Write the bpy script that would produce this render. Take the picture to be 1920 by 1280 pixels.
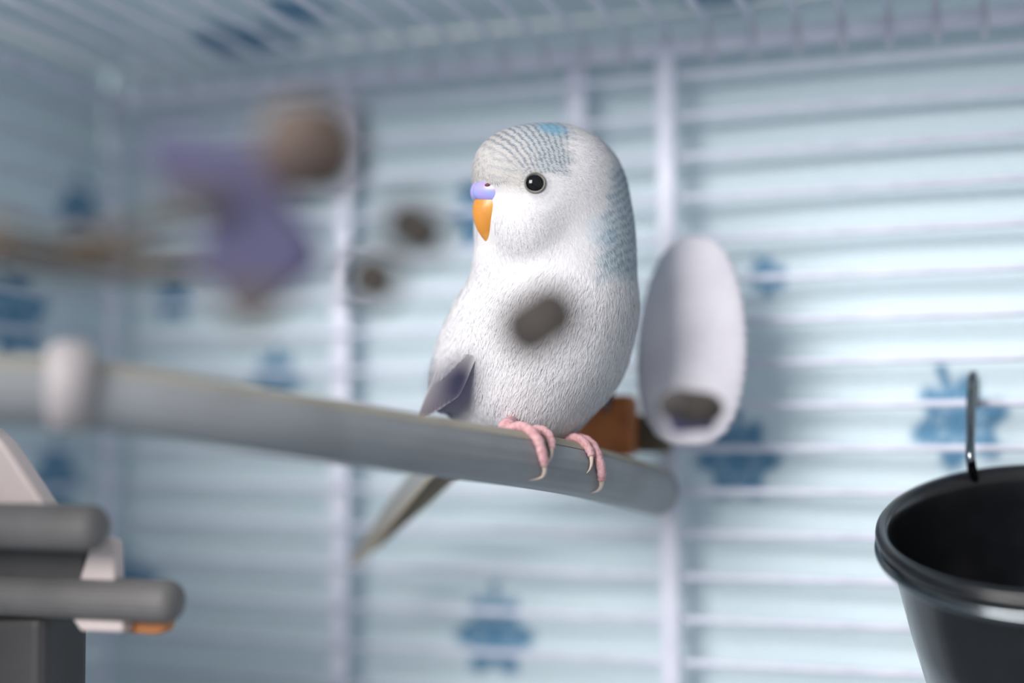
import bpy, bmesh, math, random
import numpy as np
from mathutils import Vector, Matrix

random.seed(7); rng = np.random.default_rng(7)
for o in list(bpy.data.objects): bpy.data.objects.remove(o, do_unlink=True)
scene = bpy.context.scene
col = scene.collection

# ------------------------------------------------------------------ camera
FPX = 2650.0
YAW, PITCH = math.radians(19.5), math.radians(4.53)
CAM = Vector((0.0, 0.0, 0.16))
cam = bpy.data.cameras.new('camera'); camo = bpy.data.objects.new('camera', cam); col.objects.link(camo)
cam.sensor_width = 36.0; cam.lens = 36.0*FPX/1920.0
cam.clip_start = 0.01; cam.clip_end = 50
camo.location = CAM; camo.rotation_euler = (math.pi/2+PITCH, 0, YAW)
cam.dof.use_dof = True; cam.dof.focus_distance = 0.336; cam.dof.aperture_fstop = 2.2
scene.camera = camo
RV = Vector((math.cos(YAW), math.sin(YAW), 0))
FV = Vector((-math.sin(YAW)*math.cos(PITCH), math.cos(YAW)*math.cos(PITCH), math.sin(PITCH)))
UV = RV.cross(FV)
def V(px, py, d):
    px, py, d = float(px), float(py), float(d)
    return CAM + d*(FV + (px-960)/FPX*RV - (py-640)/FPX*UV)
def onY(px, py, Y):
    r = FV + (px-960)/FPX*RV - (py-640)/FPX*UV
    return CAM + r*(Y/r.y)

# ------------------------------------------------------------------ world and light
world = bpy.data.worlds.new('world'); scene.world = world; world.use_nodes = True
bg = world.node_tree.nodes['Background']; bg.inputs[0].default_value = (0.91, 0.96, 1.0, 1); bg.inputs[1].default_value = 0.50
def area(name, loc, target, size, power, color):
    l = bpy.data.lights.new(name, 'AREA'); l.shape = 'RECTANGLE'; l.size = size[0]; l.size_y = size[1]
    l.energy = power; l.color = color
    o = bpy.data.objects.new(name, l); col.objects.link(o); o.location = loc
    o.rotation_euler = (Vector(target)-Vector(loc)).to_track_quat('-Z', 'Y').to_euler()
    return o
area('window_light', (-0.56, -0.95, 0.64), (-0.03, 0.36, 0.17), (0.8, 0.7), 34.0, (1.0, 0.965, 0.95))
scene.view_settings.view_transform = 'Standard'
try: scene.view_settings.look = 'None'
except Exception: pass
scene.view_settings.exposure = 0.0; scene.view_settings.gamma = 1.0
scene.view_settings.use_curve_mapping = False

# ------------------------------------------------------------------ helpers
def lin(r, g, b):
    f = lambda c: (c/255/12.92) if c/255 <= 0.04045 else ((c/255+0.055)/1.055)**2.4
    return (f(r), f(g), f(b))
def mat(name, rgb, rough=0.6, metal=0.0, noise=None, bump=None, spec=0.5, coat=0.0, trans=0.0, sss=0.0):
    m = bpy.data.materials.new(name); m.use_nodes = True; nt = m.node_tree; b = nt.nodes['Principled BSDF']
    c = lin(*rgb) + (1,)
    b.inputs['Base Color'].default_value = c; b.inputs['Roughness'].default_value = rough; b.inputs['Metallic'].default_value = metal
    b.inputs['Specular IOR Level'].default_value = spec; b.inputs['Coat Weight'].default_value = coat
    if sss: b.inputs['Subsurface Weight'].default_value = sss; b.inputs['Subsurface Radius'].default_value = (1, .45, .35); b.inputs['Subsurface Scale'].default_value = 0.0012
    tc = nt.nodes.new('ShaderNodeTexCoord')
    if noise:
        scale, rgb2, lo, hi = noise
        n = nt.nodes.new('ShaderNodeTexNoise'); n.inputs['Scale'].default_value = scale; n.inputs['Detail'].default_value = 5
        r = nt.nodes.new('ShaderNodeMapRange'); r.inputs[1].default_value = lo; r.inputs[2].default_value = hi
        x = nt.nodes.new('ShaderNodeMix'); x.data_type = 'RGBA'
        x.inputs[6].default_value = c; x.inputs[7].default_value = lin(*rgb2)+(1,)
        nt.links.new(tc.outputs['Object'], n.inputs['Vector']); nt.links.new(n.outputs['Fac'], r.inputs[0])
        nt.links.new(r.outputs[0], x.inputs[0]); nt.links.new(x.outputs[2], b.inputs['Base Color'])
    if bump:
        n = nt.nodes.new('ShaderNodeTexNoise'); n.inputs['Scale'].default_value = bump[0]; n.inputs['Detail'].default_value = 4
        u = nt.nodes.new('ShaderNodeBump'); u.inputs['Strength'].default_value = bump[1]; u.inputs['Distance'].default_value = 0.0004
        nt.links.new(tc.outputs['Object'], n.inputs['Vector']); nt.links.new(n.outputs['Fac'], u.inputs['Height']); nt.links.new(u.outputs[0], b.inputs['Normal'])
    return m
def tag(o, label=None, cat=None, group=None, kind=None):
    if label: o['label'] = label
    if cat: o['category'] = cat
    if group: o['group'] = group
    if kind: o['kind'] = kind
    return o
def empty(name, loc, label, cat, group=None):
    o = bpy.data.objects.new(name, None); o.empty_display_size = 0.01; col.objects.link(o); o.location = loc
    return tag(o, label, cat, group)
def world_loc(o):
    v = Vector(o.location)
    while o.parent: o = o.parent; v += Vector(o.location)
    return v
def link(name, me, m, parent=None, loc=None, smooth=True):
    """vertices of me are world coordinates minus loc; loc is in world coordinates"""
    o = bpy.data.objects.new(name, me); col.objects.link(o)
    if m: me.materials.append(m)
    base = Vector(loc) if loc is not None else Vector((0, 0, 0))
    if parent: o.parent = parent; base = base - world_loc(parent)
    o.location = base
    if smooth:
        for p in me.polygons: p.use_smooth = True
    return o
def mesh(verts, faces, name='m'):
    me = bpy.data.meshes.new(name); me.from_pydata([tuple(v) for v in verts], [], faces); me.update(); return me
def bm_mesh(bm, name='m'):
    me = bpy.data.meshes.new(name); bmesh.ops.recalc_face_normals(bm, faces=bm.faces); bm.to_mesh(me); bm.free(); return me
def catmull(pts, n=8):
    P = [np.array(p, float) for p in pts]; P = [2*P[0]-P[1]] + P + [2*P[-1]-P[-2]]
    out = []
    for i in range(1, len(P)-2):
        for k in range(n):
            t = k/n
            out.append(0.5*((2*P[i]) + (-P[i-1]+P[i+1])*t + (2*P[i-1]-5*P[i]+4*P[i+1]-P[i+2])*t*t + (-P[i-1]+3*P[i]-3*P[i+1]+P[i+2])*t**3))
    out.append(P[-2]); return out
def frames(pts, up=(0, 0, 1)):
    res = []; n = len(pts); up = Vector(up)
    for i in range(n):
        t = Vector(pts[min(i+1, n-1)])-Vector(pts[max(i-1, 0)])
        t.normalize(); a = up - t*up.dot(t)
        if a.length < 1e-4: a = Vector((0, 1, 0)) - t*t.y
        a.normalize(); res.append((t, a, t.cross(a)))
    return res
def tube(pts, radii, seg=12, profile=None, up=(0, 0, 1), cap=True, a0=0.0, a1=2*math.pi):
    """sweep along world points; profile(angle) multiplies the radius; partial arcs allowed"""
    fr = frames(pts, up); vs = []; fs = []; full = abs(a1-a0-2*math.pi) < 1e-6
    m = seg if full else seg+1
    if not hasattr(radii, '__len__'): radii = [radii]*len(pts)
    for p, (t, a, b), r in zip(pts, fr, radii):
        for k in range(m):
            th = a0+(a1-a0)*k/seg; q = r*(profile(th) if profile else 1)
            vs.append(Vector(p)+a*(q*math.cos(th))+b*(q*math.sin(th)))
    for i in range(len(pts)-1):
        for k in range(seg):
            k2 = (k+1) % m
            fs.append((i*m+k, i*m+k2, (i+1)*m+k2, (i+1)*m+k))
    if cap and full:
        c0 = len(vs); vs.append(Vector(pts[0])); vs.append(Vector(pts[-1])); L = (len(pts)-1)*m
        for k in range(seg):
            fs.append((c0, (k+1) % m, k)); fs.append((c0+1, L+k, L+(k+1) % m))
    return vs, fs
def add_box(bm, c, s, rot=None, bev=0.0):
    r = bmesh.ops.create_cube(bm, size=1.0)
    M = Matrix.Translation(Vector(c)) @ (rot.to_4x4() if rot else Matrix.Identity(4)) @ Matrix.Diagonal(Vector(s)).to_4x4()
    bmesh.ops.transform(bm, matrix=M, verts=r['verts'])
    if bev:
        es = list({e for v in r['verts'] for e in v.link_edges})
        bmesh.ops.bevel(bm, geom=es, offset=bev, segments=3, profile=0.5, affect='EDGES')
def prism(poly, thick, M, bev=0.0):
    """extrude a 2D outline by thick along local z, placed with matrix M"""
    bm = bmesh.new(); vs = [bm.verts.new((x, y, -thick/2)) for x, y in poly]; f = bm.faces.new(vs)
    e = bmesh.ops.extrude_face_region(bm, geom=[f]); bmesh.ops.translate(bm, vec=(0, 0, thick), verts=[g for g in e['geom'] if isinstance(g, bmesh.types.BMVert)])
    if bev: bmesh.ops.bevel(bm, geom=list(bm.edges), offset=bev, segments=3, profile=0.5, affect='EDGES')
    bmesh.ops.transform(bm, matrix=M, verts=bm.verts); return bm_mesh(bm)

# ------------------------------------------------------------------ the cage
M_WIRE = mat('white_painted_wire', (222, 224, 238), 0.4, noise=(90, (205, 208, 224), 0.4, 0.7))
M_TRAY = mat('grey_tray', (150, 158, 165), 0.6, noise=(40, (135, 142, 150), 0.4, 0.7))
YB = 0.392                                    # plane of the rear wires
XL = onY(212, 400, YB).x                      # left rear corner
XR = 0.16
ZT = onY(1240, 92, YB).z                      # top rail height
cage = empty('bird_cage', (0, 0.2, 0.0), 'white wire bird cage with close horizontal bars around the birds', 'cage')
cage['label'] = 'white wire bird cage enclosing the budgerigar, with close horizontal bars'
def flat_bar(bm, c, s): add_box(bm, c, s, bev=min(s)*0.28)
# rear panel: frame (struts and rails), wires below it
bm = bmesh.new()
for px in (1256,): flat_bar(bm, (onY(px, 640, YB).x, YB-0.0022, (ZT+0.01)/2), (0.0054, 0.0022, ZT-0.01))
for px in (634,): flat_bar(bm, (onY(px, 640, YB).x, YB+0.0021, (ZT+0.01)/2), (0.0062, 0.0022, ZT-0.01))
zc = onY(1075, 470, YB).z
flat_bar(bm, (onY(1076, 200, YB).x, YB+0.0026, (ZT+zc)/2), (0.0060, 0.0022, ZT-zc))
flat_bar(bm, ((XL+XR)/2, YB, ZT), (XR-XL+0.006, 0.0045, 0.0056))
flat_bar(bm, (XL, YB, ZT/2), (0.0042, 0.0042, ZT))
flat_bar(bm, (XR, YB, ZT/2), (0.0042, 0.0042, ZT))
flat_bar(bm, ((XL+XR)/2, YB, 0.018), (XR-XL, 0.003, 0.004))
rear = link('rear_panel', bm_mesh(bm), M_WIRE, cage)
def wire_mesh(L, r=0.00105):
    vs, fs = tube([Vector((-L/2, 0, 0)), Vector((L/2, 0, 0))], r, 10); return mesh(vs, fs, 'wire')
wm = wire_mesh(XR-XL); wm.materials.append(M_WIRE)
zs = []
z0 = onY(1910, 85, YB).z; dz = (z0-onY(1910, 585, YB).z)/6
z = z0
while z > 0.03: zs.append(z); z -= dz
for z in zs: link('wire', wm, None, rear, ((XL+XR)/2, YB, z))
# left panel
YF = -0.02
bm = bmesh.new()
flat_bar(bm, (XL, (YB+YF)/2, ZT), (0.0045, YB-YF, 0.005)); flat_bar(bm, (XL, YF, ZT/2), (0.0042, 0.0042, ZT))
flat_bar(bm, (XL-0.0022, 0.255, ZT/2), (0.0022, 0.0054, ZT-0.01))
flat_bar(bm, (XL, (YB+YF)/2, 0.018), (0.003, YB-YF, 0.004))
left = link('left_panel', bm_mesh(bm), M_WIRE, cage)
wl = wire_mesh(YB-YF); wl.transform(Matrix.Rotation(math.pi/2, 4, 'Z')); wl.materials.append(M_WIRE)
for z in zs: link('wire', wl, None, left, (XL, (YB+YF)/2, z))
# roof panel
YR = 0.272
bm = bmesh.new()
flat_bar(bm, ((XL+XR)/2, YR, ZT+0.004), (XR-XL, 0.0045, 0.005))
flat_bar(bm, (XR, (YB+YR)/2, ZT), (0.0045, YB-YR, 0.005))
roof = link('roof_panel', bm_mesh(bm), M_WIRE, cage)
wr = None
dx = 0.01235; xr = onY(1582, 45, YB).x; xs = [xr + i*dx for i in range(-30, 30) if XL+0.004 < xr+i*dx < XR-0.003]
vs, fs = tube([Vector(p) for p in ((0, YR, 0.0), (0, YB-0.004, 0.0), (0, YB-0.0026, -0.0006), (0, YB-0.0022, -0.0105))], 0.001, 10, up=(1, 0, 0))
wr = mesh(vs, fs, 'roof_wire'); wr.materials.append(M_WIRE)
for x in xs: link('wire', wr, None, roof, (x, 0, ZT+0.0045))
# tray
bm = bmesh.new(); cx = (XL+XR)/2; cy = (YB+YF)/2
add_box(bm, (cx, cy, 0.004), (XR-XL+0.03, YB-YF+0.03, 0.004), bev=0.001)
for s in (-1, 1):
    add_box(bm, (cx+s*((XR-XL)/2+0.012), cy, 0.012), (0.003, YB-YF+0.03, 0.022), bev=0.001)
    add_box(bm, (cx, cy+s*((YB-YF)/2+0.012), 0.012), (XR-XL+0.03, 0.003, 0.022), bev=0.001)
link('tray', bm_mesh(bm), M_TRAY, cage, smooth=False)

# ------------------------------------------------------------------ printed fabric cover
M_CLOTH = bpy.data.materials.new('printed_cotton'); M_CLOTH.use_nodes = True
nt = M_CLOTH.node_tree; b = nt.nodes['Principled BSDF']; b.inputs['Roughness'].default_value = 0.9; b.inputs['Specular IOR Level'].default_value = 0.15
at = nt.nodes.new('ShaderNodeAttribute'); at.attribute_name = 'print'
tc = nt.nodes.new('ShaderNodeTexCoord')
nz = nt.nodes.new('ShaderNodeTexNoise'); nz.inputs['Scale'].default_value = 900; nz.inputs['Detail'].default_value = 2
mr = nt.nodes.new('ShaderNodeMapRange'); mr.inputs[3].default_value = 0.88; mr.inputs[4].default_value = 1.08
mx = nt.nodes.new('ShaderNodeMix'); mx.data_type = 'RGBA'; mx.blend_type = 'MULTIPLY'; mx.inputs[0].default_value = 1
nt.links.new(tc.outputs['Object'], nz.inputs['Vector']); nt.links.new(nz.outputs['Fac'], mr.inputs[0])
nt.links.new(at.outputs['Color'], mx.inputs[6]); nt.links.new(mr.outputs[0], mx.inputs[7]); nt.links.new(mx.outputs[2], b.inputs['Base Color'])
tl_ = nt.nodes.new('ShaderNodeBsdfTranslucent'); mxs = nt.nodes.new('ShaderNodeMixShader'); mxs.inputs[0].default_value = 0.07
nt.links.new(mx.outputs[2], tl_.inputs['Color']); nt.links.new(b.outputs[0], mxs.inputs[1]); nt.links.new(tl_.outputs[0], mxs.inputs[2])
nt.links.new(mxs.outputs[0], nt.nodes['Material Output'].inputs['Surface'])
wv = nt.nodes.new('ShaderNodeTexChecker'); wv.inputs['Scale'].default_value = 1800
bp = nt.nodes.new('ShaderNodeBump'); bp.inputs['Strength'].default_value = 0.15; bp.inputs['Distance'].default_value = 0.0002
nt.links.new(tc.outputs['Object'], wv.inputs['Vector']); nt.links.new(wv.outputs['Fac'], bp.inputs['Height']); nt.links.new(bp.outputs[0], b.inputs['Normal'])
YC = YB + 0.011
CLOTH_PALE = np.array(lin(214, 230, 236)); CLOTH_BLUE = np.array(lin(58, 132, 172)); CLOTH_DEEP = np.array(lin(26, 92, 134))
def rosette(u, v, s, rot):
    """mask 0..1 of the printed blossom motif, u and v in metres from its centre"""
    c, sn = math.cos(rot), math.sin(rot); x = (u*c+v*sn)/s; y = (-u*sn+v*c)/s
    r = np.hypot(x, y); th = np.arctan2(y, x)
    a = np.clip((0.92+0.16*np.cos(6*th)-r)*5, 0, 1)
    ring = np.clip(1-np.abs(r-0.95-0.05*np.cos(12*th))*14, 0, 1)*(np.cos(6*th) > -0.2)*0.6
    hole = 1-0.35*np.clip((0.16-np.abs(r-0.40))*10, 0, 1)*(np.sin(9*th+2)*0.5+0.5)
    stem = np.clip((0.16-np.abs(x))*9, 0, 1)*(y > 0.4)*(y < 1.25)
    return np.clip(np.maximum(np.maximum(a*hole, ring), stem), 0, 1)
cl_v = []; cl_f = []; cl_c = []
def sheet(u0, u1, v0, v1, h, place, motifs):
    nu = int((u1-u0)/h)+1; nv = int((v1-v0)/h)+1
    uu, vv = np.meshgrid(np.linspace(u0, u1, nu), np.linspace(v0, v1, nv), indexing='ij')
    m = np.zeros_like(uu)
    for (a, c_, s, rot) in motifs: m = np.maximum(m, rosette(uu-a, vv-c_, s, rot))
    sp = 0.86+0.14*np.sin(uu*2600+np.sin(vv*1900)*2)*np.sin(vv*2400)
    m = m*sp
    colr = CLOTH_PALE[None, None]*(1-m[..., None]) + (CLOTH_BLUE*0.6+CLOTH_DEEP*0.4)[None, None]*m[..., None]
    base = sum(len(a) for a in cl_v)
    cl_v.append(place(uu, vv).reshape(-1, 3)); cl_c.append(colr.reshape(-1, 3))
    i, j = np.meshgrid(np.arange(nu-1), np.arange(nv-1), indexing='ij'); k = (i*nv+j).ravel()+base
    cl_f.append(np.stack([k, k+nv, k+nv+1, k+1], 1))
def fold(u, v): return 0.0011*np.sin(u*31+np.sin(v*17)*0.9)+0.0006*np.sin(v*47+u*23)
def mo(px, py, s, rot=0.0): p = onY(px, py, YC); return (p.x, p.z, s, rot)
XC = XL-0.012; ZC = ZT+0.014
back_m = [mo(1385, 862, 0.0125), mo(1800, 792, 0.0135, 0.3), mo(925, 1192, 0.0130), mo(1440, 520, 0.006, .5), mo(520, 715, 0.010), mo(900, 400, 0.012), mo(2250, 500, .013), mo(2100, 1250, .013), mo(250, 1100, .012, .4), mo(330, 560, .009)]
sheet(XC, 0.24, -0.01, ZC, 0.0011, lambda u, v: np.stack([u, YC+fold(u, v)+0*u, v], -1), back_m)
def top_m(px, py, s, r=0.0):
    ray = FV + (px-960)/FPX*RV - (py-640)/FPX*UV; p = CAM + ray*((ZC-CAM.z)/ray.z); return (p.x, p.y, s, r)
sheet(XC, 0.24, 0.262, YC, 0.0014, lambda u, v: np.stack([u, v, ZC+fold(u, v+3)+0.0012], -1), [top_m(460, 85, 0.020, .4), top_m(1355, 0, 0.013), top_m(560, 30, .012, .2), (0.1, 0.27, .013, 0), (-.15, .25, .013, 0)])
def left_m(px, py, s, r=0.0):
    ray = FV + (px-960)/FPX*RV - (py-640)/FPX*UV; p = CAM + ray*(XC/ray.x); return (p.y, p.z, s, r)
sheet(0.05, YC, -0.01, ZC, 0.0014, lambda u, v: np.stack([XC+fold(u, v+5), u, v], -1), [left_m(30, 590, 0.016, .3), left_m(110, 900, .013), left_m(150, 400, .012), left_m(120, 1080, .012), left_m(-200, 700, .014)])
allv = np.concatenate(cl_v); allf = np.concatenate(cl_f); allc = np.concatenate(cl_c)
def fast_mesh(name, v, f):
    me = bpy.data.meshes.new(name); n = len(v); k = f.shape[1]
    me.vertices.add(n); me.vertices.foreach_set('co', v.astype(np.float32).ravel())
    me.loops.add(f.size); me.loops.foreach_set('vertex_index', f.astype(np.int32).ravel())
    me.polygons.add(len(f)); me.polygons.foreach_set('loop_start', np.arange(0, f.size, k, dtype=np.int32))
    me.polygons.foreach_set('use_smooth', np.ones(len(f), bool))
    me.update(calc_edges=True); return me
def set_col(me, name, c):
    a = me.color_attributes.new(name, 'FLOAT_COLOR', 'POINT'); a.data.foreach_set('color', np.concatenate([c, np.ones((len(c), 1))], 1).astype(np.float32).ravel())
cm = fast_mesh('cover', allv, allf); set_col(cm, 'print', allc)
tag(link('cage_cover', cm, M_CLOTH, smooth=False), 'pale blue cotton cover printed with blue blossoms, hung around the cage', 'cloth')

# ------------------------------------------------------------------ perch
M_PERCH = mat('grey_plastic_perch', (140, 144, 149), 0.42, noise=(60, (129, 132, 136), 0.4, 0.7))
M_STRIP = mat('beige_strip', (156, 151, 138), 0.6, noise=(120, (145, 139, 126), 0.4, 0.7))
M_COLLAR = mat('pale_plastic', (168, 162, 164), 0.5)
PR = 0.0064
PP = [Vector((XL+0.003, 0.165, V(-260, 716, .262).z+0.004))] + [V(*q) for q in ((-260, 716, .262), (-60, 728, .266), (200, 744, .272), (480, 786, .284), (780, 832, .309), (1020, 868, .336), (1135, 894, .3555), (1232, 921, .3795))]
perch = empty('perch', PP[0], 'grey ribbed plastic perch rod with a beige top strip, under the budgerigar', 'perch')
pc = [Vector(p) for p in catmull(PP, 10)]
prof = lambda th: 1+0.012*math.cos(th*14)+0.02*max(0, math.cos(th-math.pi))**3
vs, fs = tube(pc, PR, 84, prof); link('rod', mesh(vs, fs), M_PERCH, perch)
SGN = -1 if frames(pc)[40][2].dot(FV) > 0 else 1
vs, fs = tube(pc, PR*1.03, 12, None, cap=False, a0=SGN*0.86 if SGN < 0 else -0.3, a1=0.3 if SGN < 0 else SGN*0.86)
link('top_strip', mesh(vs, fs), M_STRIP, perch)
cp = [V(*q) for q in ((85, 722, .2685), (100, 722, .269), (165, 726, .271), (180, 726.5, .2714))]
vs, fs = tube(cp, [PR*1.02, PR*1.36, PR*1.36, PR*1.02], 32); link('collar', mesh(vs, fs), M_COLLAR, perch)
tip = [pc[-1], pc[-1]+(pc[-1]-pc[-2]).normalized()*0.003]
vs, fs = tube(tip, [PR*1.0, PR*0.8], 32); link('end_cap', mesh(vs, fs), M_PERCH, perch)
pfr = frames(pc)
def perch_at(px):
    """index along the perch whose axis projects nearest to pixel column px"""
    best = None
    for i, p in enumerate(pc):
        q = p-CAM; x = 960+FPX*q.dot(RV)/q.dot(FV)
        if best is None or abs(x-px) < best[0]: best = (abs(x-px), i, x)
    i = best[1]; j = i+1 if best[2] < px else i-1
    j = max(0, min(len(pc)-1, j)); q = pc[j]-CAM; xj = 960+FPX*q.dot(RV)/q.dot(FV)
    w = 0 if abs(xj-best[2]) < 1e-6 else (px-best[2])/(xj-best[2])
    p = pc[i].lerp(pc[j], w); return p, pfr[i]
def on_perch(px, deg, r):
    """a point resting on the perch surface at an angle round it (0 top, 90 front)"""
    th = math.radians(deg); want = px
    for _ in range(6):
        p, (t, a, b_) = perch_at(px)
        if b_.dot(FV) > 0: b_ = -b_
        w = p + a*((PR+r)*math.cos(th)) + b_*((PR+r)*math.sin(th)); q = w-CAM
        px += (want-(960+FPX*q.dot(RV)/q.dot(FV)))*0.8
    return w

# ------------------------------------------------------------------ budgerigar
KM = 0.00097
O = V(1035, 360, .348)
RUF = np.array([RV, UV, FV])                       # rows: right, up, away
On = np.array(O)
def to_w(p): return On + (np.asarray(p)*KM) @ RUF
def to_l(w): return (w-On) @ RUF.T / KM
HA = math.radians(25)
H = np.array([-math.cos(HA), 0, -math.sin(HA)]); N = np.array([math.sin(HA), 0, -math.cos(HA)]); UP = np.array([0, 1., 0])
def hd(a, n, u): return a*H + n*N + u*UP
BF = np.array([.5, 0, -.866]); BL = np.array([.866, 0, .5])      # body forward, body left
def basis(z, x):
    z = np.array(z, float); z /= np.linalg.norm(z); x = np.array(x, float); x -= z*x.dot(z); x /= np.linalg.norm(x)
    return np.array([x, np.cross(z, x), z])
I3 = np.eye(3); HB = np.array([H, N, UP])
wdir = np.array([-.40, -.90, .16]); wn = np.array([-.70, .12, -.70])
wB = basis(wdir, wn)
mid = np.array([0, -38, 4.])
def mirror(p): p = np.asarray(p, float); return p-2*BL*np.dot(p-mid, BL)
def mdir(d): d = np.asarray(d, float); return d-2*BL*np.dot(d, BL)
blobs = [
    (hd(-1.0, 0, 0.6), (18.6, 14.6, 16.6), HB),
    (hd(9.3, 0, 5.2), (11.4, 11.2, 9.8), HB),
    (hd(9.0, 5.2, -8.2), (8.6, 8.2, 9.0), HB), (hd(9.0, -5.2, -8.2), (8.6, 8.2, 9.0), HB),
    (hd(-6.5, 0, -9), (14.5, 13.5, 14), HB),
    ((3.2, -17, 2.5), (17.2, 15, 16.0), I3),
    ((-11, -18, -1), (7.5, 9, 8), I3),
    ((2.0, -28, 2), (19.6, 17, 18), I3),
    ((-0.5, -38, 3), (20.4, 21, 19), basis((0, 0, 1), (.94, -.32, 0))),
    ((-6, -51, 4), (15.5, 12.0, 14.5), basis((0, 0, 1), (.9, -.42, 0))),
    ((-17, -52, 10), (10, 13, 10), I3),
    (np.array([-21.5, -37, 0.5]), (4.8, 8.2, 18.5), wB),
    (mirror([-21.5, -37, 0.5]), (4.2, 7.5, 18.0), basis(mdir(wdir), mdir(wn))),
]
KS = 2.1
def sdf(P):
    acc = np.zeros(len(P))
    for c, r, B in blobs:
        q = (P-np.asarray(c)) @ B.T; r = np.asarray(r, float)
        k0 = np.linalg.norm(q/r, axis=1)+1e-9; k1 = np.linalg.norm(q/r**2, axis=1)+1e-9
        acc += np.exp(np.clip(-(k0*(k0-1)/k1)/KS, -60, 60))
    return -KS*np.log(acc+1e-30)
def grad(P, e=0.25):
    g = np.stack([sdf(P+np.eye(3)[i]*e)-sdf(P-np.eye(3)[i]*e) for i in range(3)], 1)
    return g/(np.linalg.norm(g, axis=1, keepdims=True)+1e-9)
def surface_net(lo, hi, h):
    lo = np.array(lo, float); n = np.ceil((np.array(hi)-lo)/h).astype(int)+1
    ax = [lo[i]+h*np.arange(n[i]) for i in range(3)]
    G = np.stack(np.meshgrid(*ax, indexing='ij'), -1).reshape(-1, 3)
    g = np.concatenate([sdf(c) for c in np.array_split(G, 12)]).reshape(n)
    cs = n-1; acc = np.zeros(tuple(cs)+(3,)); cnt = np.zeros(tuple(cs))
    idx = np.stack(np.meshgrid(*[np.arange(c) for c in cs], indexing='ij'), -1)
    for a in range(3):
        o1, o2 = [x for x in range(3) if x != a]
        for s1 in (0, 1):
            for s2 in (0, 1):
                off = [0, 0, 0]; off[o1] = s1; off[o2] = s2
                A = g[tuple(slice(off[i], off[i]+cs[i]) for i in range(3))]
                off2 = off[:]; off2[a] += 1
                B = g[tuple(slice(off2[i], off2[i]+cs[i]) for i in range(3))]
                x = (A < 0) != (B < 0); t = np.where(x, A/np.where(x, A-B, 1), 0)
                p = np.zeros(tuple(cs)+(3,)); p[..., o1] = s1; p[..., o2] = s2; p[..., a] = t
                acc += np.where(x[..., None], p, 0); cnt += x
    on = cnt > 0; vid = -np.ones(tuple(cs), int); vid[on] = np.arange(on.sum())
    v = lo + h*(idx[on]+acc[on]/cnt[on][:, None]); F = []
    for a in range(3):
        o1, o2 = [(1, 2), (2, 0), (0, 1)][a]
        sl = [slice(1, n[i]-1) for i in range(3)]; sl[a] = slice(0, n[a]-1); A = g[tuple(sl)]
        sl2 = sl[:]; sl2[a] = slice(1, n[a]); B = g[tuple(sl2)]
        w = np.argwhere((A < 0) != (B < 0)); neg = A[tuple(w.T)] < 0
        q = w.copy(); q[:, o1] += 1; q[:, o2] += 1
        def cell(d1, d2): c = q.copy(); c[:, o1] += d1; c[:, o2] += d2; return vid[tuple(c.T)]
        f = np.stack([cell(-1, -1), cell(0, -1), cell(0, 0), cell(-1, 0)], 1)
        F.append(np.where(neg[:, None], f, f[:, ::-1]))
    return v, np.concatenate(F)
def hit(px, py):
    """where the line of sight through a pixel meets the bird (used to seat the eye)"""
    d = np.array(V(px, py, 1.0)-CAM); L = np.linalg.norm(d); d = d/L; t = 0.27
    for _ in range(80):
        s = sdf(to_l(np.array(CAM)+d*t)[None])[0]*KM; t += s*0.9
        if abs(s) < 1e-6: break
    p = to_l(np.array(CAM)+d*t); return p, grad(p[None])[0]
bv, bf = surface_net((-42, -74, -26), (34, 26, 34), 0.85)

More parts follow.
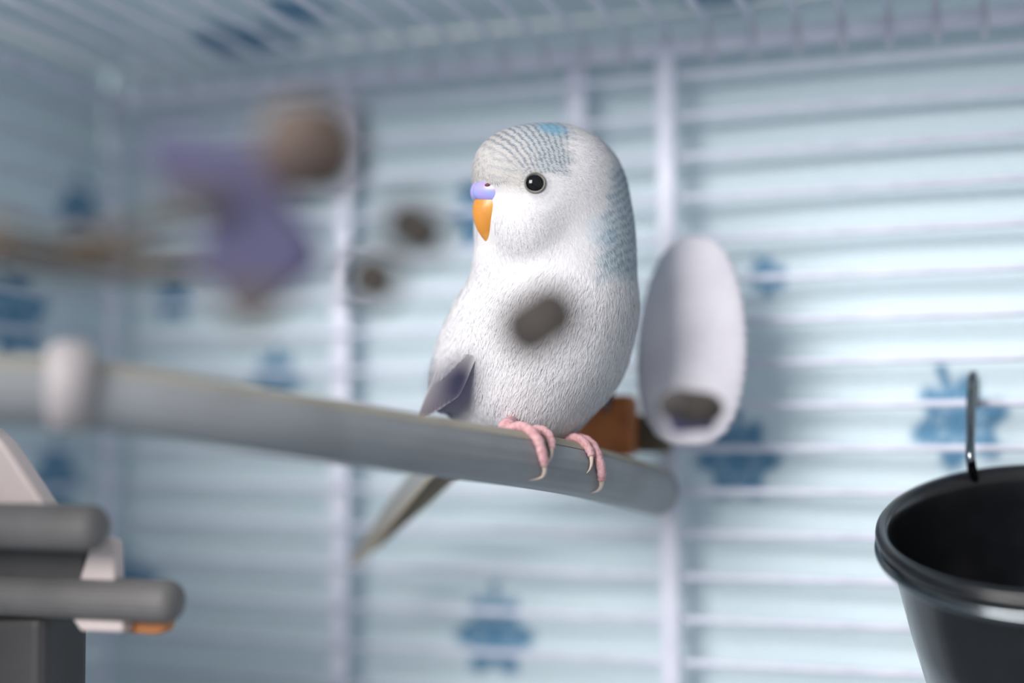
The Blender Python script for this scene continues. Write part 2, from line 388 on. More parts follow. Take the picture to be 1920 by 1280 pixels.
EYE_P, EYE_N = hit(1003, 343)
FAR_EYE = EYE_P-2*N*np.dot(EYE_P, N); FAR_N = EYE_N-2*N*np.dot(EYE_N, N)
W_ = np.array(lin(236, 235, 238)); GREY = np.array(lin(206, 204, 202)); STR = np.array(lin(112, 128, 150)); BLUE = np.array(lin(136, 190, 214)); PALEB = np.array(lin(196, 213, 222)); NSTR = np.array(lin(140, 160, 176))
def sm(x, a, b): t = np.clip((x-a)/(b-a), 0, 1); return t*t*(3-2*t)
def feather_col(P, jit):
    """plumage colour (linear) at local points: barred crown, grey forehead, barred nape, else white"""
    a = P @ H; n = P @ N; u = P @ UP
    wob = 0.25*np.sin(n*0.6+a*0.3)+0.10*np.sin(n*1.7-u*1.1)+jit*0.10
    c = np.repeat(W_[None], len(P), 0)
    rag = 0.9*np.sin(u*1.3+n*0.6)+0.7*np.sin(n*1.7-u*2.1+1)+0.6*jit
    ang = np.degrees(np.arctan2(u+10, a-6.0))            # 0 at the beak, 90 at the crown, grows backwards
    s = np.radians(ang)*25+wob
    up = sm(u+0.55*rag, 1.9+np.clip((10-a)*0.10, 0, 2), 3.9+np.clip((10-a)*0.10, 0, 2))
    cap = up*(1-sm(ang+2.6*rag, 95, 108))
    front = sm(a, 12, 16)*sm(u, -1.0, 1.0)
    lore = sm(a, 9, 12)*sm(u, -2.5, -0.5)*(1-sm(u, 4, 6))*0.6
    g = np.maximum(np.maximum(cap*0.85, front), lore)
    c = c*(1-g[:, None]) + GREY*g[:, None]
    bar = sm(np.cos(s*2*math.pi/1.75), 0.05, 0.75)
    bz = cap*sm(ang, 50, 64)*(1-sm(ang+2.6*rag, 97, 108))
    bstr = bar*bz*0.68 + 0.22*cap*(1-sm(ang, 52, 66))*sm(np.sin(a*3.1+n*2.3)*np.sin(u*3.4+n), 0.1, 0.6)
    bl = bz*0.6*sm(ang, 62, 82)
    c = c*(1-bl[:, None]*0.55)+PALEB*bl[:, None]*0.55
    c = c*(1-bstr[:, None])+STR*bstr[:, None]
    d = np.linalg.norm((P-hd(4.4, 6.6, 14.2))*np.array([1, 1, 1]), axis=1)
    k = (1-sm(d+0.9*wob, 1.6, 5.2))*0.75; c = c*(1-k[:, None])+BLUE*k[:, None]
    # nape and mantle
    nb = sm(-a-0.26*u+0.8*rag, 6.2, 10.5)*(1-sm(u, 6, 9))*sm(u, -23, -17)
    back = sm(-(P @ BF)+0.3*(P @ BL)*0, 13, 18)*(1-sm(u, -20, -14))
    c = c*(1-nb[:, None]*0.65)+PALEB*nb[:, None]*0.65
    s2 = u*0.95+a*0.45+np.sin(n*1.1)*0.5+wob*0.8
    b2 = sm(np.cos(s2*2*math.pi/2.1), 0.15, 0.8)*nb*0.7
    c = c*(1-b2[:, None])+NSTR*b2[:, None]
    c = c*(1-back[:, None]*0.4)+PALEB*back[:, None]*0.4
    pb = np.linalg.norm(P-np.array([10.5, -9.5, -11]), axis=1); k = (1-sm(pb, 2, 6))*0.18
    c = c*(1-k[:, None])+BLUE*k[:, None]
    # grey around the eye
    de = np.minimum(np.linalg.norm(P-EYE_P, axis=1), np.linalg.norm(P-FAR_EYE, axis=1)); k = (1-sm(de, 2.2, 4.0))*0.45
    c = c*(1-k[:, None])+np.array(lin(150, 148, 148))*k[:, None]
    # greyish flight area of the wings
    for q, dr in ((np.array([-21.5, -37, 0.5]), wdir), (mirror([-21.5, -37, 0.5]), mdir(wdir))):
        dr = dr/np.linalg.norm(dr); r = P-q; al = r @ dr; rad = np.linalg.norm(r-al[:, None]*dr, axis=1)
        k = sm(al, 4, 14)*(1-sm(rad, 8, 11))*0.5
        c = c*(1-k[:, None])+np.array(lin(150, 144, 150))*k[:, None]
    return c
def feather_mat(name, attr, fixed=None):
    m = bpy.data.materials.new(name); m.use_nodes = True; nt = m.node_tree; nt.nodes.clear()
    out = nt.nodes.new('ShaderNodeOutputMaterial'); d = nt.nodes.new('ShaderNodeBsdfDiffuse'); t = nt.nodes.new('ShaderNodeBsdfTranslucent'); mx = nt.nodes.new('ShaderNodeMixShader')
    mx.inputs[0].default_value = 0.30
    a = nt.nodes.new('ShaderNodeAttribute'); a.attribute_name = 'col'
    nt.links.new(a.outputs['Color'], d.inputs['Color']); nt.links.new(a.outputs['Color'], t.inputs['Color'])
    if attr:
        na = nt.nodes.new('ShaderNodeAttribute'); na.attribute_name = attr
        nt.links.new(na.outputs['Vector'], d.inputs['Normal'])
    nt.links.new(d.outputs[0], mx.inputs[1]); nt.links.new(t.outputs[0], mx.inputs[2]); nt.links.new(mx.outputs[0], out.inputs['Surface'])
    return m
M_BODY = feather_mat('white_plumage', None); M_FUZZ = feather_mat('white_down', 'bn')
foot_p = on_perch(1005, 0, 0)
bird = empty('budgerigar', foot_p, 'white budgerigar with barred blue-grey crown perched on the grey rod, head turned left', 'bird')
me = fast_mesh('bird_body', to_w(bv), bf); set_col(me, 'col', feather_col(bv, np.zeros(len(bv))))
body = link('body', me, M_BODY, bird, smooth=False)
# plumage: many fine barbs following the lie of the feathers
tri = np.concatenate([bf[:, [0, 1, 2]], bf[:, [0, 2, 3]]]); A_, B_, C_ = (bv[tri[:, i]] for i in range(3))
ar = np.linalg.norm(np.cross(B_-A_, C_-A_), axis=1)/2
cen = (A_+B_+C_)/3
headw = sm(cen[:, 1], -22, -12)
wgt = ar*(0.9+2.6*headw)
NB = 240000
ti = rng.choice(len(tri), NB, p=wgt/wgt.sum()); r1 = np.sqrt(rng.random(NB)); r2 = rng.random(NB)
P = A_[ti]*(1-r1)[:, None]+B_[ti]*(r1*(1-r2))[:, None]+C_[ti]*(r1*r2)[:, None]
nn = grad(P)
hw = sm(P[:, 1], -24, -8)
flow_b = np.array([-.30, -.93, .12]); flow_h = -H*0.9+np.array([0, -.45, 0])
a_ = P @ H; u_ = P @ UP
flow = flow_b[None]*(1-hw)[:, None] + (flow_h[None]+np.array([0, -1., 0])[None]*(sm(-a_, -6, 10)*0.9+sm(-u_, -2, 8)*0.7)[:, None])*hw[:, None]
flow -= nn*np.sum(flow*nn, 1)[:, None]; flow /= np.linalg.norm(flow, axis=1, keepdims=True)+1e-6
jit = rng.normal(size=(NB, 3))*0.20; flow = flow+jit; flow -= nn*np.sum(flow*nn, 1)[:, None]; flow /= np.linalg.norm(flow, axis=1, keepdims=True)+1e-6
keep = np.ones(NB, bool)
for e in (EYE_P, FAR_EYE): keep &= np.linalg.norm(P-e, axis=1) > 2.75
cap_zone = sm(u_, 3, 6)*sm(a_, -2, 3)
Lb = (1-hw)*(2.6+1.6*rng.random(NB)) + hw*(1.7+1.0*rng.random(NB)); Lb = Lb*(1-cap_zone*0.55)
near_eye = np.minimum(np.linalg.norm(P-EYE_P, axis=1), np.linalg.norm(P-FAR_EYE, axis=1)); Lb = np.where(near_eye < 5, Lb*0.45, Lb)
# keep the bill and cere clear
ca, cn, cu = P @ H, P @ N, P @ UP
keep &= ~((ca > 11.0) & (cu > -5.0) & (cu < 2.2) & (np.abs(cn) < 8.5))
keep &= ~((ca > 12.0) & (cu <= -3.5) & (cu > -14) & (np.abs(cn) < 4.6))
P, nn, flow, Lb = P[keep], nn[keep], flow[keep], Lb[keep]; n = len(P)
side = np.cross(nn, flow); wd = (0.085+0.06*rng.random(n))*(1+0.3*(1-sm(P[:, 1], -24, -8)))
lift = 0.13+0.08*rng.random(n)
def pt(t, w): return P + flow*(Lb*t)[:, None] + nn*(Lb*(lift*t-0.10*t*t)-0.05)[:, None] + side*(w*wd)[:, None]
Q = np.stack([pt(0, -.8), pt(0, .8), pt(.5, 1.), pt(.5, -1.), pt(1., .22), pt(1., -.22)], 1).reshape(-1, 3)
bi = np.arange(n)*6
FQ = np.concatenate([np.stack([bi, bi+1, bi+2, bi+3], 1), np.stack([bi+3, bi+2, bi+4, bi+5], 1)])
jj = rng.normal(size=n); cc = feather_col(P, jj)*(1+0.035*rng.normal(size=n))[:, None]
fm = fast_mesh('plumage', to_w(Q), FQ); set_col(fm, 'col', np.clip(np.repeat(cc, 6, 0), 0, 1))
na = fm.attributes.new('bn', 'FLOAT_VECTOR', 'POINT')
nrm = nn + side*(rng.normal(size=n)*0.06)[:, None] + flow*0.08; nrm /= np.linalg.norm(nrm, axis=1, keepdims=True)
na.data.foreach_set('vector', np.repeat(nrm @ RUF, 6, 0).astype(np.float32).ravel())
pl = link('plumage', fm, M_FUZZ, body, smooth=False); pl['kind'] = 'stuff'

# face
M_EYE = mat('black_eye', (8, 9, 13), 0.05, spec=0.45, coat=0.0)
M_RING = mat('grey_eye_ring', (112, 110, 104), 0.6, bump=(1500, 0.6))
M_CERE = mat('lilac_cere', (168, 150, 214), 0.32, noise=(260, (150, 162, 226), 0.42, 0.62), sss=0.3)
M_NOSTRIL = mat('dark_red_nostril', (92, 30, 34), 0.6)
M_BEAK = mat('orange_horn', (204, 138, 58), 0.36, noise=(180, (218, 166, 92), 0.45, 0.7), sss=0.3)
def ellipsoid(parts, seg=24):
    bm = bmesh.new()
    for c, r, B in parts:
        s = bmesh.ops.create_uvsphere(bm, u_segments=seg, v_segments=seg*2//3, radius=1.0)
        for v in s['verts']:
            q = np.array(v.co)*np.array(r); v.co = to_w(np.asarray(c)+q @ np.asarray(B))
    return bm
for e, nrm_, nm in ((EYE_P, EYE_N, 0), (FAR_EYE, FAR_N, 1)):
    eB = basis(nrm_, (0, 1, 0))
    link('eye', bm_mesh(ellipsoid([(e-nrm_*0.75, (2.3, 2.3, 1.65), eB)], 32)), M_EYE, bird)
    pts = []; rr = []
    for k in range(33):
        th = 2*math.pi*k/32; pts.append(Vector(to_w(e+nrm_*0.10+eB[0]*2.40*math.cos(th)+eB[1]*2.40*math.sin(th))))
    vs, fs = tube(pts, 0.00026, 10, up=tuple(nrm_ @ RUF), cap=False); link('eye_ring', mesh(vs, fs), M_RING, bird)
cB = np.array([H, N, UP])
cere = link('cere', bm_mesh(ellipsoid([(hd(17.5, 3.3, -0.7), (5.7, 2.8, 3.3), np.array([hd(-.72, .69, 0), hd(.69, .72, 0), UP])), (hd(17.5, -3.3, -0.7), (5.7, 2.8, 3.3), np.array([hd(-.72, -.69, 0), hd(.69, -.72, 0), UP]))], 28)), M_CERE, bird)
for s in (1, -1):
    dn = np.array(hd(.67, s*.66, .34)); dn /= np.linalg.norm(dn)
    nB = basis(dn, UP)
    ctr = hd(17.5, 3.3*s, -0.7)+ 2.8*.93*np.array(hd(.69, s*.72, 0)) + 3.3*.34*UP - 0.9*np.array(hd(-.72, s*.69, 0))
    link('nostril', bm_mesh(ellipsoid([(ctr, (0.42, 0.75, 0.25), nB)], 14)), M_NOSTRIL, cere)
secs = [((21.0, -2.6), (13.0, -2.8), 3.4), ((21.7, -4.6), (13.6, -4.8), 3.3), ((21.6, -7.2), (14.6, -7.2), 2.6), ((20.9, -9.7), (15.6, -9.6), 1.9), ((19.6, -11.8), (16.4, -11.6), 1.15), ((18.0, -13.6), (16.6, -13.4), 0.5), ((17.2, -14.1), (16.8, -14.0), 0.12)]
vs = []; fs = []; S = 28
for (f, k, w) in secs:
    f = np.array(f); k = np.array(k); c = (f+k)/2; hx = (f-k)/2
    for i in range(S):
        th = 2*math.pi*i/S; q = c+hx*math.cos(th); vs.append(to_w(hd(q[0], 1.62*w*math.sin(th)*(1-0.18*math.cos(th)), q[1])))
for i in range(len(secs)-1):
    for k in range(S): fs.append((i*S+k, i*S+(k+1) % S, (i+1)*S+(k+1) % S, (i+1)*S+k))
fs.append(tuple(range(S))); fs.append(tuple(range((len(secs)-1)*S, len(secs)*S))[::-1])
bk = link('beak', mesh(vs, fs), M_BEAK, bird)
sub = bk.modifiers.new('sub', 'SUBSURF'); sub.levels = 1; sub.render_levels = 2

# flight and tail feathers: curved vanes with a raised shaft
def feather(name, base, tip_, width, nrm_, bend, c0, c1, edge, parent, L=14, K=8):
    base = np.array(base, float); tip_ = np.array(tip_, float); ax = tip_-base; ln = np.linalg.norm(ax); ax /= ln
    nrm_ = np.array(nrm_, float); nrm_ -= ax*nrm_.dot(ax); nrm_ /= np.linalg.norm(nrm_); sd = np.cross(ax, nrm_)
    vs = []; cs = []; fs = []
    for sgn in (1, -1):
        for i in range(L+1):
            t = i/L; w = width/2*min(1, (t*6+0.25))*(max(0, 1-t**5))**0.5
            for k in range(K+1):
                x = (k/K*2-1); p = base+ax*(ln*t)+sd*(w*x)+nrm_*(bend*math.sin(math.pi*t)-0.22*w*x*x+0.14*sgn*(1-abs(x))+ (0.25 if k == K//2 else 0)*(1-t)*sgn)
                vs.append(to_w(p)); m = t**1.2; cc_ = np.array(c0)*(1-m)+np.array(c1)*m
                e = max(0, abs(x)-0.62)/0.38; cs.append(cc_*(1-e)+np.array(edge)*e)
    m0 = (L+1)*(K+1)
    for i in range(L):
        for k in range(K):
            q = (i*(K+1)+k, i*(K+1)+k+1, (i+1)*(K+1)+k+1, (i+1)*(K+1)+k)
            fs.append(q); fs.append(tuple(m0+j for j in q[::-1]))
    me = mesh(vs, fs); set_col(me, 'col', np.array(cs)); return link(name, me, M_BODY, parent)
GW = lin(206, 203, 208); GD = lin(112, 106, 114); GE = lin(226, 222, 224)
for mir in (0, 1):
    for i in range(8):
        t = i/7
        b0 = np.array([-17.5-3.5*t, -30-6*t, -6.5+4.0*t]); e0 = np.array([-24.5-9.0*t, -53-5.5*t, -5.5+7.0*t]); nr = wn+np.array([0.1*t, 0, 0])
        off = wn/np.linalg.norm(wn)*(1.9-0.8*t); b0 = b0-off*1.15; e0 = e0+off*0.7
        if mir: b0 = b0-off; e0 = e0-off*1.6-BF*3.5
        if mir: b0, e0, nr = mirror(b0), mirror(e0), mdir(nr)
        feather('flight_feather', b0, e0, 5.6, nr, 1.0, GW, GD, GE, bird)
tb = np.array([-17, -58, 13.0]); tl = to_l(np.array(V(644, 1070, .408)))
TC0 = lin(176, 184, 190); TC1 = lin(160, 158, 152)
for i in range(6):
    q = (i-2.5)/2.5; off = np.array([6.2*q, 1.6*q, -0.8*abs(q)])
    short = 1-0.22*abs(q)-0.05*(i % 2)
    feather('tail_feather', tb+off, tb+off*0.35+(tl-tb)*short, 8.6, np.array([-.55, .45, -.70]), 1.2-0.3*abs(q), TC0, TC1, lin(196, 186, 168), bird, L=18)

# feet
M_TOE = mat('pink_toe', (206, 164, 168), 0.6, noise=(900, (188, 138, 142), 0.45, 0.65), bump=(1400, 0.8), sss=0.3)
M_CLAW = mat('horn_claw', (212, 192, 178), 0.35)
def toe(path, rads, parent, claw):
    pts = [Vector(p) for p in catmull([on_perch(*p) for p in path], 6)]
    k = np.interp(np.linspace(0, 1, len(pts)), np.linspace(0, 1, len(rads)), rads)
    k = [r*(1+0.06*math.sin(i*1.5)) for i, r in enumerate(k)]
    vs, fs = tube(pts, k, 14, up=(0.2, -0.3, 0.9)); t = link('toe', mesh(vs, fs), M_TOE, parent)
    cpts = [Vector(p) for p in catmull([pts[-2]]+[on_perch(*p) for p in claw], 6)]
    rr = list(np.linspace(rads[-1]*0.72, 0.00008, len(cpts)))
    vs, fs = tube(cpts, rr, 10, up=(0.2, -0.3, 0.9)); link('claw', mesh(vs, fs), M_CLAW, t)
def foot(paths, hub, leg_top):
    hp = on_perch(*hub)
    pts = [Vector(p) for p in catmull([leg_top, leg_top.lerp(hp, .55)+Vector((0, 0, .0004)), hp], 5)]
    vs, fs = tube(pts, list(np.linspace(0.0016, 0.0021, len(pts))), 14, up=(1, 0.2, 0)); f = link('foot', mesh(vs, fs), M_TOE, bird)
    for path, rads, claw in paths: toe(path, rads, f, claw)
mm = 0.001
foot([
    ([(952, -22, 1.0*mm), (975, 5, 1.2*mm), (996, 32, 1.15*mm), (1010, 58, 1.1*mm), (1018, 84, 1.05*mm), (1021, 100, 1.0*mm)], [1.0*mm, 1.2*mm, 1.25*mm, 1.2*mm, 1.15*mm, 0.95*mm], [(1021, 112, .9*mm), (1014, 126, .5*mm), (992, 140, .1*mm)]),
    ([(985, -25, 1.0*mm), (1008, 8, 1.2*mm), (1026, 28, 1.15*mm), (1034, 52, 1.0*mm), (1034, 68, .9*mm)], [1.0*mm, 1.1*mm, 1.1*mm, 1.0*mm, 0.8*mm], [(1033, 80, .6*mm), (1028, 92, .4*mm), (1018, 100, .1*mm)]),
    ([(955, -25, 1.0*mm), (968, -55, 1.1*mm), (978, -90, 1.1*mm), (982, -118, 1.0*mm)], [1.1*mm, 1.15*mm, 1.1*mm, .9*mm], [(983, -132, .6*mm), (984, -146, .4*mm), (986, -158, .1*mm)]),
    ([(950, -25, 1.0*mm), (938, -55, 1.1*mm), (930, -90, 1.1*mm), (927, -115, 1.0*mm)], [1.1*mm, 1.1*mm, 1.05*mm, .85*mm], [(926, -130, .6*mm), (926, -144, .4*mm), (927, -155, .1*mm)]),
], (950, -22, 1.2*mm), Vector(to_w((-9, -58, 4))))
foot([
    ([(1068, -18, 1.0*mm), (1088, 8, 1.2*mm), (1108, 34, 1.15*mm), (1120, 62, 1.1*mm), (1127, 90, 1.05*mm), (1128, 108, 1.0*mm)], [1.0*mm, 1.2*mm, 1.25*mm, 1.2*mm, 1.15*mm, 0.95*mm], [(1127, 120, .9*mm), (1120, 134, .5*mm), (1108, 146, .1*mm)]),
    ([(1062, -20, 1.0*mm), (1078, 8, 1.1*mm), (1094, 34, 1.1*mm), (1106, 56, 1.0*mm), (1109, 68, .9*mm)], [1.0*mm, 1.1*mm, 1.1*mm, 1.0*mm, 0.8*mm], [(1109, 80, .6*mm), (1106, 92, .4*mm), (1100, 102, .1*mm)]),
    ([(1068, -25, 1.0*mm), (1078, -55, 1.1*mm), (1086, -90, 1.1*mm), (1090, -116, 1.0*mm)], [1.1*mm, 1.15*mm, 1.1*mm, .9*mm], [(1091, -130, .6*mm), (1092, -144, .4*mm), (1093, -156, .1*mm)]),
], (1066, -22, 1.2*mm), Vector(to_w((2, -57, 12))))

# ------------------------------------------------------------------ cuttlebone on the rear bars
M_CUTTLE = mat('chalky_cuttlebone', (222, 219, 227), 0.85, noise=(70, (206, 203, 213), 0.4, 0.7))
cb = V(1297, 638, .372); hw_, hh_ = 104*.372/FPX, 198*.372/FPX; th_ = 0.0040
vs = []; fs = []; nu, nvv = 72, 60
for j in range(nvv+1):
    t = j/nvv; y = math.cos(math.pi*t)
    w = math.sin(math.pi*t)**0.72*(1-0.10*y)
    for i in range(nu):
        a = 2*math.pi*i/nu
        x = hw_*w*math.cos(a); q = th_*w**0.8*math.sin(a)
        edge = abs(math.cos(a))**3
        rip = 0.00030*edge*math.sin(y*52+2*math.cos(a))+0.00008*math.sin(y*70+x*900)
        x += rip*math.copysign(1, math.cos(a))
        if math.sin(a) < 0: q = q*1.15+rip*0.9
        vs.append((x, q, hh_*y))
for j in range(nvv):
    for i in range(nu): fs.append((j*nu+i, j*nu+(i+1) % nu, (j+1)*nu+(i+1) % nu, (j+1)*nu+i))
cme = mesh(vs, fs); cme.transform(Matrix.Rotation(math.radians(1.5), 4, 'Y') @ Matrix.Rotation(math.radians(-4), 4, 'X'))
co = empty('cuttlebone', cb, 'white oval cuttlebone fixed to the rear bars, right of the budgerigar', 'cuttlebone')
link('bone', cme, M_CUTTLE, co, cb)
M_STEEL = mat('bright_steel', (190, 194, 200), 0.18, metal=1.0)
bm = bmesh.new(); add_box(bm, (cb.x, (cb.y+YB)/2+0.001, cb.z+0.004), (0.012, max(0.004, YB-cb.y-0.002), 0.006), bev=0.0008)
link('clip', bm_mesh(bm), M_STEEL, co)

# ------------------------------------------------------------------ orange-brown block behind the bird
M_BLOCK = mat('orange_brown_wood', (176, 104, 52), 0.6, noise=(160, (150, 84, 40), 0.4, 0.7), bump=(300, .4))
M_BLOCK_SHADE = mat('block_shade_olive', (104, 96, 78), 0.7, noise=(160, (88, 82, 66), 0.4, 0.7))  # shade of the block's right side, put into an olive colour
bc = V(1135, 798, .386)
wb = empty('wooden_block', bc, 'small orange-brown wooden block on the rear bars, between budgerigar and cuttlebone', 'block')
bm = bmesh.new(); add_box(bm, bc, (0.0165, 0.010, 0.0165), bev=0.0016); link('chew_block', bm_mesh(bm), M_BLOCK, wb)
b2 = V(1222, 812, .388)  # added dark piece standing for the shading beside the orange block
bm = bmesh.new(); add_box(bm, b2+Vector((0, 0.0015, 0)), (0.0095, 0.007, 0.0105), bev=0.0012); link('shaded_side', bm_mesh(bm), M_BLOCK_SHADE, wb)

# ------------------------------------------------------------------ black cup and its holder
M_BLACK = mat('black_enamel', (15, 16, 19), 0.24, coat=0.15, noise=(140, (20, 22, 25), 0.45, 0.7))
M_CHROME = mat('dark_chrome', (120, 126, 130), 0.16, metal=1.0)
cc_ = V(1962, 984, .3215); CR = 312*.3215/FPX
view = (cc_-CAM); view.z = 0; view.normalize()
axis = (Vector((0, 0, 1))*math.cos(math.radians(21)) - view*math.sin(math.radians(21))).normalized()
q = axis.to_track_quat('Z', 'Y'); CM = Matrix.Translation(cc_) @ q.to_matrix().to_4x4()
def lathe(profile, seg=96, M=CM):
    vs = []; fs = []
    for r, z in profile:
        for k in range(seg):
            a = 2*math.pi*k/seg; vs.append(M @ Vector((r*math.cos(a), r*math.sin(a), z)))
    for i in range(len(profile)-1):
        for k in range(seg): fs.append((i*seg+k, i*seg+(k+1) % seg, (i+1)*seg+(k+1) % seg, (i+1)*seg+k))
    return mesh(vs, fs)
k = CR/0.038
cup = empty('feeding_cup', cc_-axis*0.046*k, 'glossy black feeding cup at the right, seated in a hooked wire holder', 'cup')
prof_c = [(0.0005, -.043), (.020, -.043), (.0255, -.040), (.029, -.030), (.0315, -.018), (.0335, -.008), (.0342, -.003), (.0348, -.0008), (.0360, .0004), (.0372, .0004), (.0379, -.0004), (.0381, -.0014), (.0376, -.0024), (.0364, -.0026), (.0356, -.0032), (.0349, -.0055), (.0335, -.014), (.0313, -.026), (.0285, -.039), (.0235, -.0452), (.019, -.046), (.0005, -.0455)]
link('bowl', lathe([(r*k, z*k) for r, z in prof_c]), M_BLACK, cup)
hold = empty('cup_holder', cc_-axis*0.006, 'dark chrome wire ring and tall hook holding the black cup on the bars', 'holder')
ring = [CM @ Vector((0.0372*k*math.cos(a), 0.0372*k*math.sin(a), -0.0047*k)) for a in [2*math.pi*i/96 for i in range(97)]]
vs, fs = tube(ring, 0.0013, 12, up=tuple(axis), cap=False); link('ring', mesh(vs, fs), M_CHROME, hold)
best = min(ring, key=lambda p: (p-V(1822, 880, (p-CAM).dot(FV))).length + (0.05 if (p-cc_).dot(view) < 0 else 0))
hk = catmull([best, V(1820, 862, .3515), V(1820, 805, .357), V(1821, 740, .361), V(1823, 708, .363), V(1826, 703, .3665), V(1828, 722, .3685), V(1828, 765, .3685)], 8)
vs, fs = tube([Vector(p) for p in hk], 0.0012, 12, up=(1, 0, 0)); link('hook', mesh(vs, fs), M_CHROME, hold)

# ------------------------------------------------------------------ feeder at lower left
M_GREYP = mat('warm_grey_plastic', (112, 110, 110), 0.5, noise=(80, (102, 100, 100), 0.4, 0.7))
M_DARKP = mat('dark_grey_plastic', (66, 65, 66), 0.6, noise=(60, (58, 57, 58), 0.4, 0.7))
M_BEIGE = mat('pinkish_beige_plastic', (214, 200, 198), 0.5, noise=(50, (204, 190, 188), 0.4, 0.7))
M_ORANGE = mat('orange_tip', (188, 120, 66), 0.5)
fd0 = V(120, 1200, .33)
fd = empty('seed_feeder', (fd0.x, fd0.y, 0.02), 'grey and beige plastic seed feeder with two ribbed perch bars, lower left', 'feeder')
def ribbed(name, p0, x_len, r):
    """bar along world X ending in a rounded tip at p0 + tip"""
    pts = []; rr = []
    for t in np.linspace(0, 1, 14): pts.append(p0+Vector((-x_len*(1-t), 0, 0))); rr.append(r)
    for a in np.linspace(0.1, math.pi/2, 9): pts.append(p0+Vector((r*0.8*math.sin(a), 0, 0))); rr.append(max(r*math.cos(a)**0.8, 1e-5))
    vs, fs = tube(pts, rr, 96, lambda th: 1+0.018*math.cos(th*24)); return link(name, mesh(vs, fs), M_GREYP, fd)
lo_ = V(312, 1127, .308); ribbed('perch_bar', lo_, lo_.x-XL-0.003, 40*.308/FPX)
up_ = V(168, 989, .300); ribbed('perch_bar', up_, up_.x-XL-0.003, 43*.300/FPX)
# hood: sloping beige panel with thickness
def slab(name, pix, d, thick, m, bev=0.0008):
    P3 = [onY(px, py, d) for px, py in pix]; poly = [(max(p.x, XL+0.004), p.z) for p in P3]
    M = Matrix(((1, 0, 0, 0), (0, 0, -1, d+thick/2), (0, 1, 0, 0), (0, 0, 0, 1)))
    return link(name, prism(poly, thick, M, bev), m, fd, smooth=False)
def dep(px, py, d): return V(px, py, d).y
yb = dep(100, 1000, .315)
slab('hood', [(-700, 800), (-25, 800), (5, 830), (95, 965), (90, 1000), (-700, 1000)], yb, 0.006, M_BEIGE, 0.0012)
slab('opening_panel', [(-700, 1000), (160, 1000), (150, 1110), (-700, 1110)], yb+0.002, 0.004, M_DARKP)
slab('side_bracket', [(165, 1030), (190, 1005), (212, 1012), (216, 1110), (150, 1110), (148, 1085)], dep(200, 1050, .312), 0.004, M_BEIGE)
slab('perch_bracket', [(120, 1140), (230, 1140), (230, 1186), (150, 1184)], dep(200, 1160, .312), 0.006, M_BEIGE)
slab('clip_tip', [(228, 1140), (320, 1140), (308, 1184), (290, 1190), (228, 1186)], dep(280, 1160, .313), 0.004, M_ORANGE)
slab('cup_body', [(-700, 1150), (80, 1150), (76, 1420), (-700, 1420)], dep(100, 1200, .318), 0.018, M_DARKP, 0.003)

# ------------------------------------------------------------------ twig at the left
M_TWIG = mat('brown_twig', (112, 98, 82), 0.85, noise=(200, (84, 74, 64), 0.4, 0.65), bump=(500, .8))
tw0 = V(-160, 440, .205)
tw = empty('forked_twig', tw0, 'blurred brown forked twig reaching in from the left edge', 'twig')
tp = [Vector(p) for p in catmull([Vector((XL+0.001, 0.12, tw0.z+0.004)), tw0, V(0, 472, .21), V(150, 488, .217), V(300, 498, .225), V(400, 503, .23)], 8)]
vs, fs = tube(tp, [0.0034*(1-0.4*i/len(tp))*(1+0.12*math.sin(i*1.3)) for i in range(len(tp))], 12); link('stem', mesh(vs, fs), M_TWIG, tw)
tp = [Vector(p) for p in catmull([tp[18], V(170, 448, .22), V(260, 425, .225), V(345, 408, .23)], 8)]
vs, fs = tube(tp, [0.0017*(1-0.4*i/len(tp)) for i in range(len(tp))], 10); link('side_shoot', mesh(vs, fs), M_TWIG, tw)

# ------------------------------------------------------------------ garland of wood and violet pieces in the foreground
M_WOOD = mat('brown_bead_wood', (98, 82, 72), 0.7, noise=(150, (66, 54, 52), 0.4, 0.65))
M_DWOOD = mat('dark_bead_wood', (80, 73, 68), 0.8, noise=(150, (56, 51, 50), 0.4, 0.65))
M_VIO = mat('violet_painted_wood', (66, 65, 98), 0.7, noise=(120, (56, 55, 84), 0.4, 0.7))
M_CORD = mat('thin_pale_cord', (200, 200, 205), 0.7)
line = [Vector((-0.155, 0.272, ZT+0.002)), V(300, 60, .195), V(440, 175, .203), V(580, 280, .212), V(775, 428, .228), V(1010, 602, .238), V(1298, 772, .284)]
gar = empty('bead_garland', line[0], 'blurred garland of brown wooden beads and violet blocks strung across the foreground', 'garland')
vs, fs = tube([Vector(p) for p in catmull(line, 10)], 0.00012, 8); link('cord', mesh(vs, fs), M_CORD, gar)
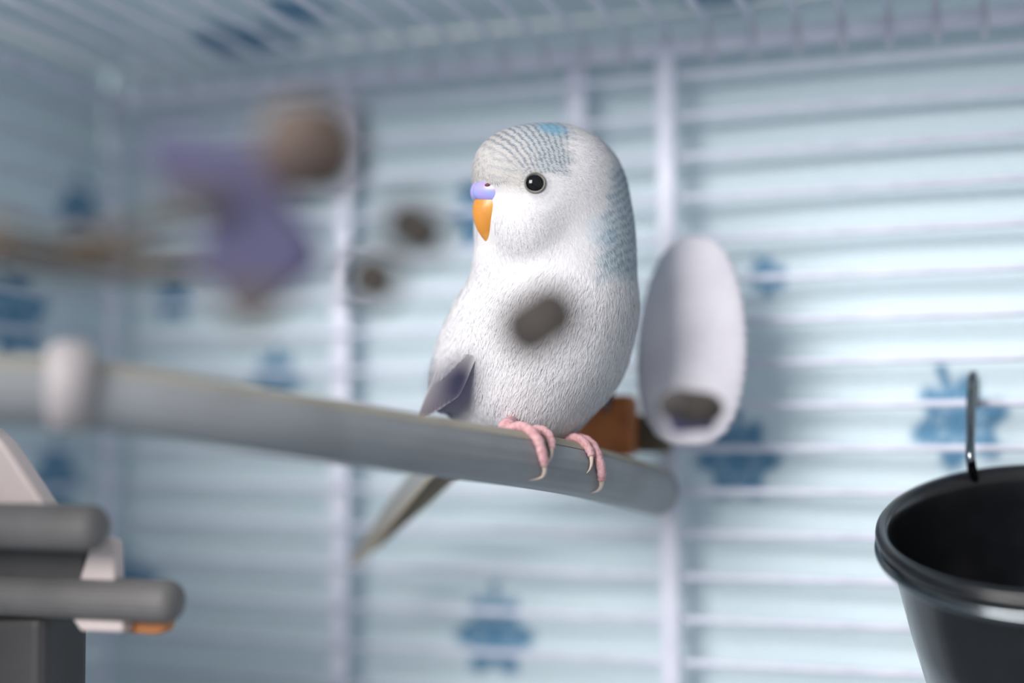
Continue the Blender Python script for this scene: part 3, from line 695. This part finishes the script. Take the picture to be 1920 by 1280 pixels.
def bead(px, py, d, rx, ry, m, rot=0.0, cut=0.35):
    """turned bead: sphere with flattened, bored ends"""
    bm = bmesh.new(); s = bmesh.ops.create_uvsphere(bm, u_segments=24, v_segments=16, radius=1)
    for v in s['verts']:
        if v.co.z > 1-cut*0.5: v.co.z = 1-cut*0.5-(v.co.z-(1-cut*0.5))*0.6
        if v.co.z < -1+cut*0.5: v.co.z = -1+cut*0.5-(v.co.z-(-1+cut*0.5))*0.6
    c = V(px, py, d); sx, sy = rx*d/FPX, ry*d/FPX
    B = Matrix((RV, FV, UV)).transposed().to_4x4()
    bmesh.ops.transform(bm, matrix=Matrix.Translation(c) @ B @ Matrix.Rotation(rot, 4, 'Y') @ Matrix.Diagonal((sx, (sx+sy)/2, sy, 1)), verts=bm.verts)
    link('bead', bm_mesh(bm), m, gar)
def block(name, outline, d, thick, m):
    c = V(*np.mean(outline, axis=0), d); poly = [((px-960)*d/FPX, -(py-640)*d/FPX) for px, py in outline]
    B = Matrix((RV, UV, -FV)).transposed().to_4x4()
    link(name, prism(poly, thick, Matrix.Translation(CAM+FV*d) @ B, thick*0.2), m, gar, smooth=False)
bead(582, 278, .212, 98, 104, M_WOOD)
bead(778, 428, .222, 66, 62, M_DWOOD, .6)
bead(700, 522, .222, 56, 62, M_DWOOD, .6)
bead(1012, 602, .238, 80, 70, M_DWOOD, -.6)
bead(1297, 762, .284, 62, 36, M_DWOOD, .1)
for a_pt, b_pt in ((V(1012, 602, .238), V(855, 720, .244)), (V(1297, 762, .284), V(1297, 790, .2835)), (V(582, 278, .212), V(470, 330, .214))):
    vs, fs = tube([a_pt, b_pt], 0.00012, 8); link('cord', mesh(vs, fs), M_CORD, gar)
block('violet_star', [(272, 262), (330, 250), (440, 268), (540, 262), (560, 300), (530, 360), (600, 440), (610, 500), (540, 560), (462, 622), (415, 560), (370, 500), (385, 420), (360, 360), (290, 330)], .214, 0.007, M_VIO)
block('brown_wedge', [(300, 345), (420, 350), (430, 400), (380, 405), (310, 385)], .2090, 0.004, M_DWOOD)
block('brown_tip', [(400, 530), (560, 535), (500, 600), (462, 628), (430, 590)], .2090, 0.004, M_DWOOD)
block('violet_chip', [(835, 680), (885, 670), (900, 715), (875, 765), (830, 770), (815, 720)], .244, 0.004, M_VIO)
block('violet_chip', [(1250, 778), (1345, 770), (1338, 806), (1262, 812)], .2835, 0.004, M_VIO)
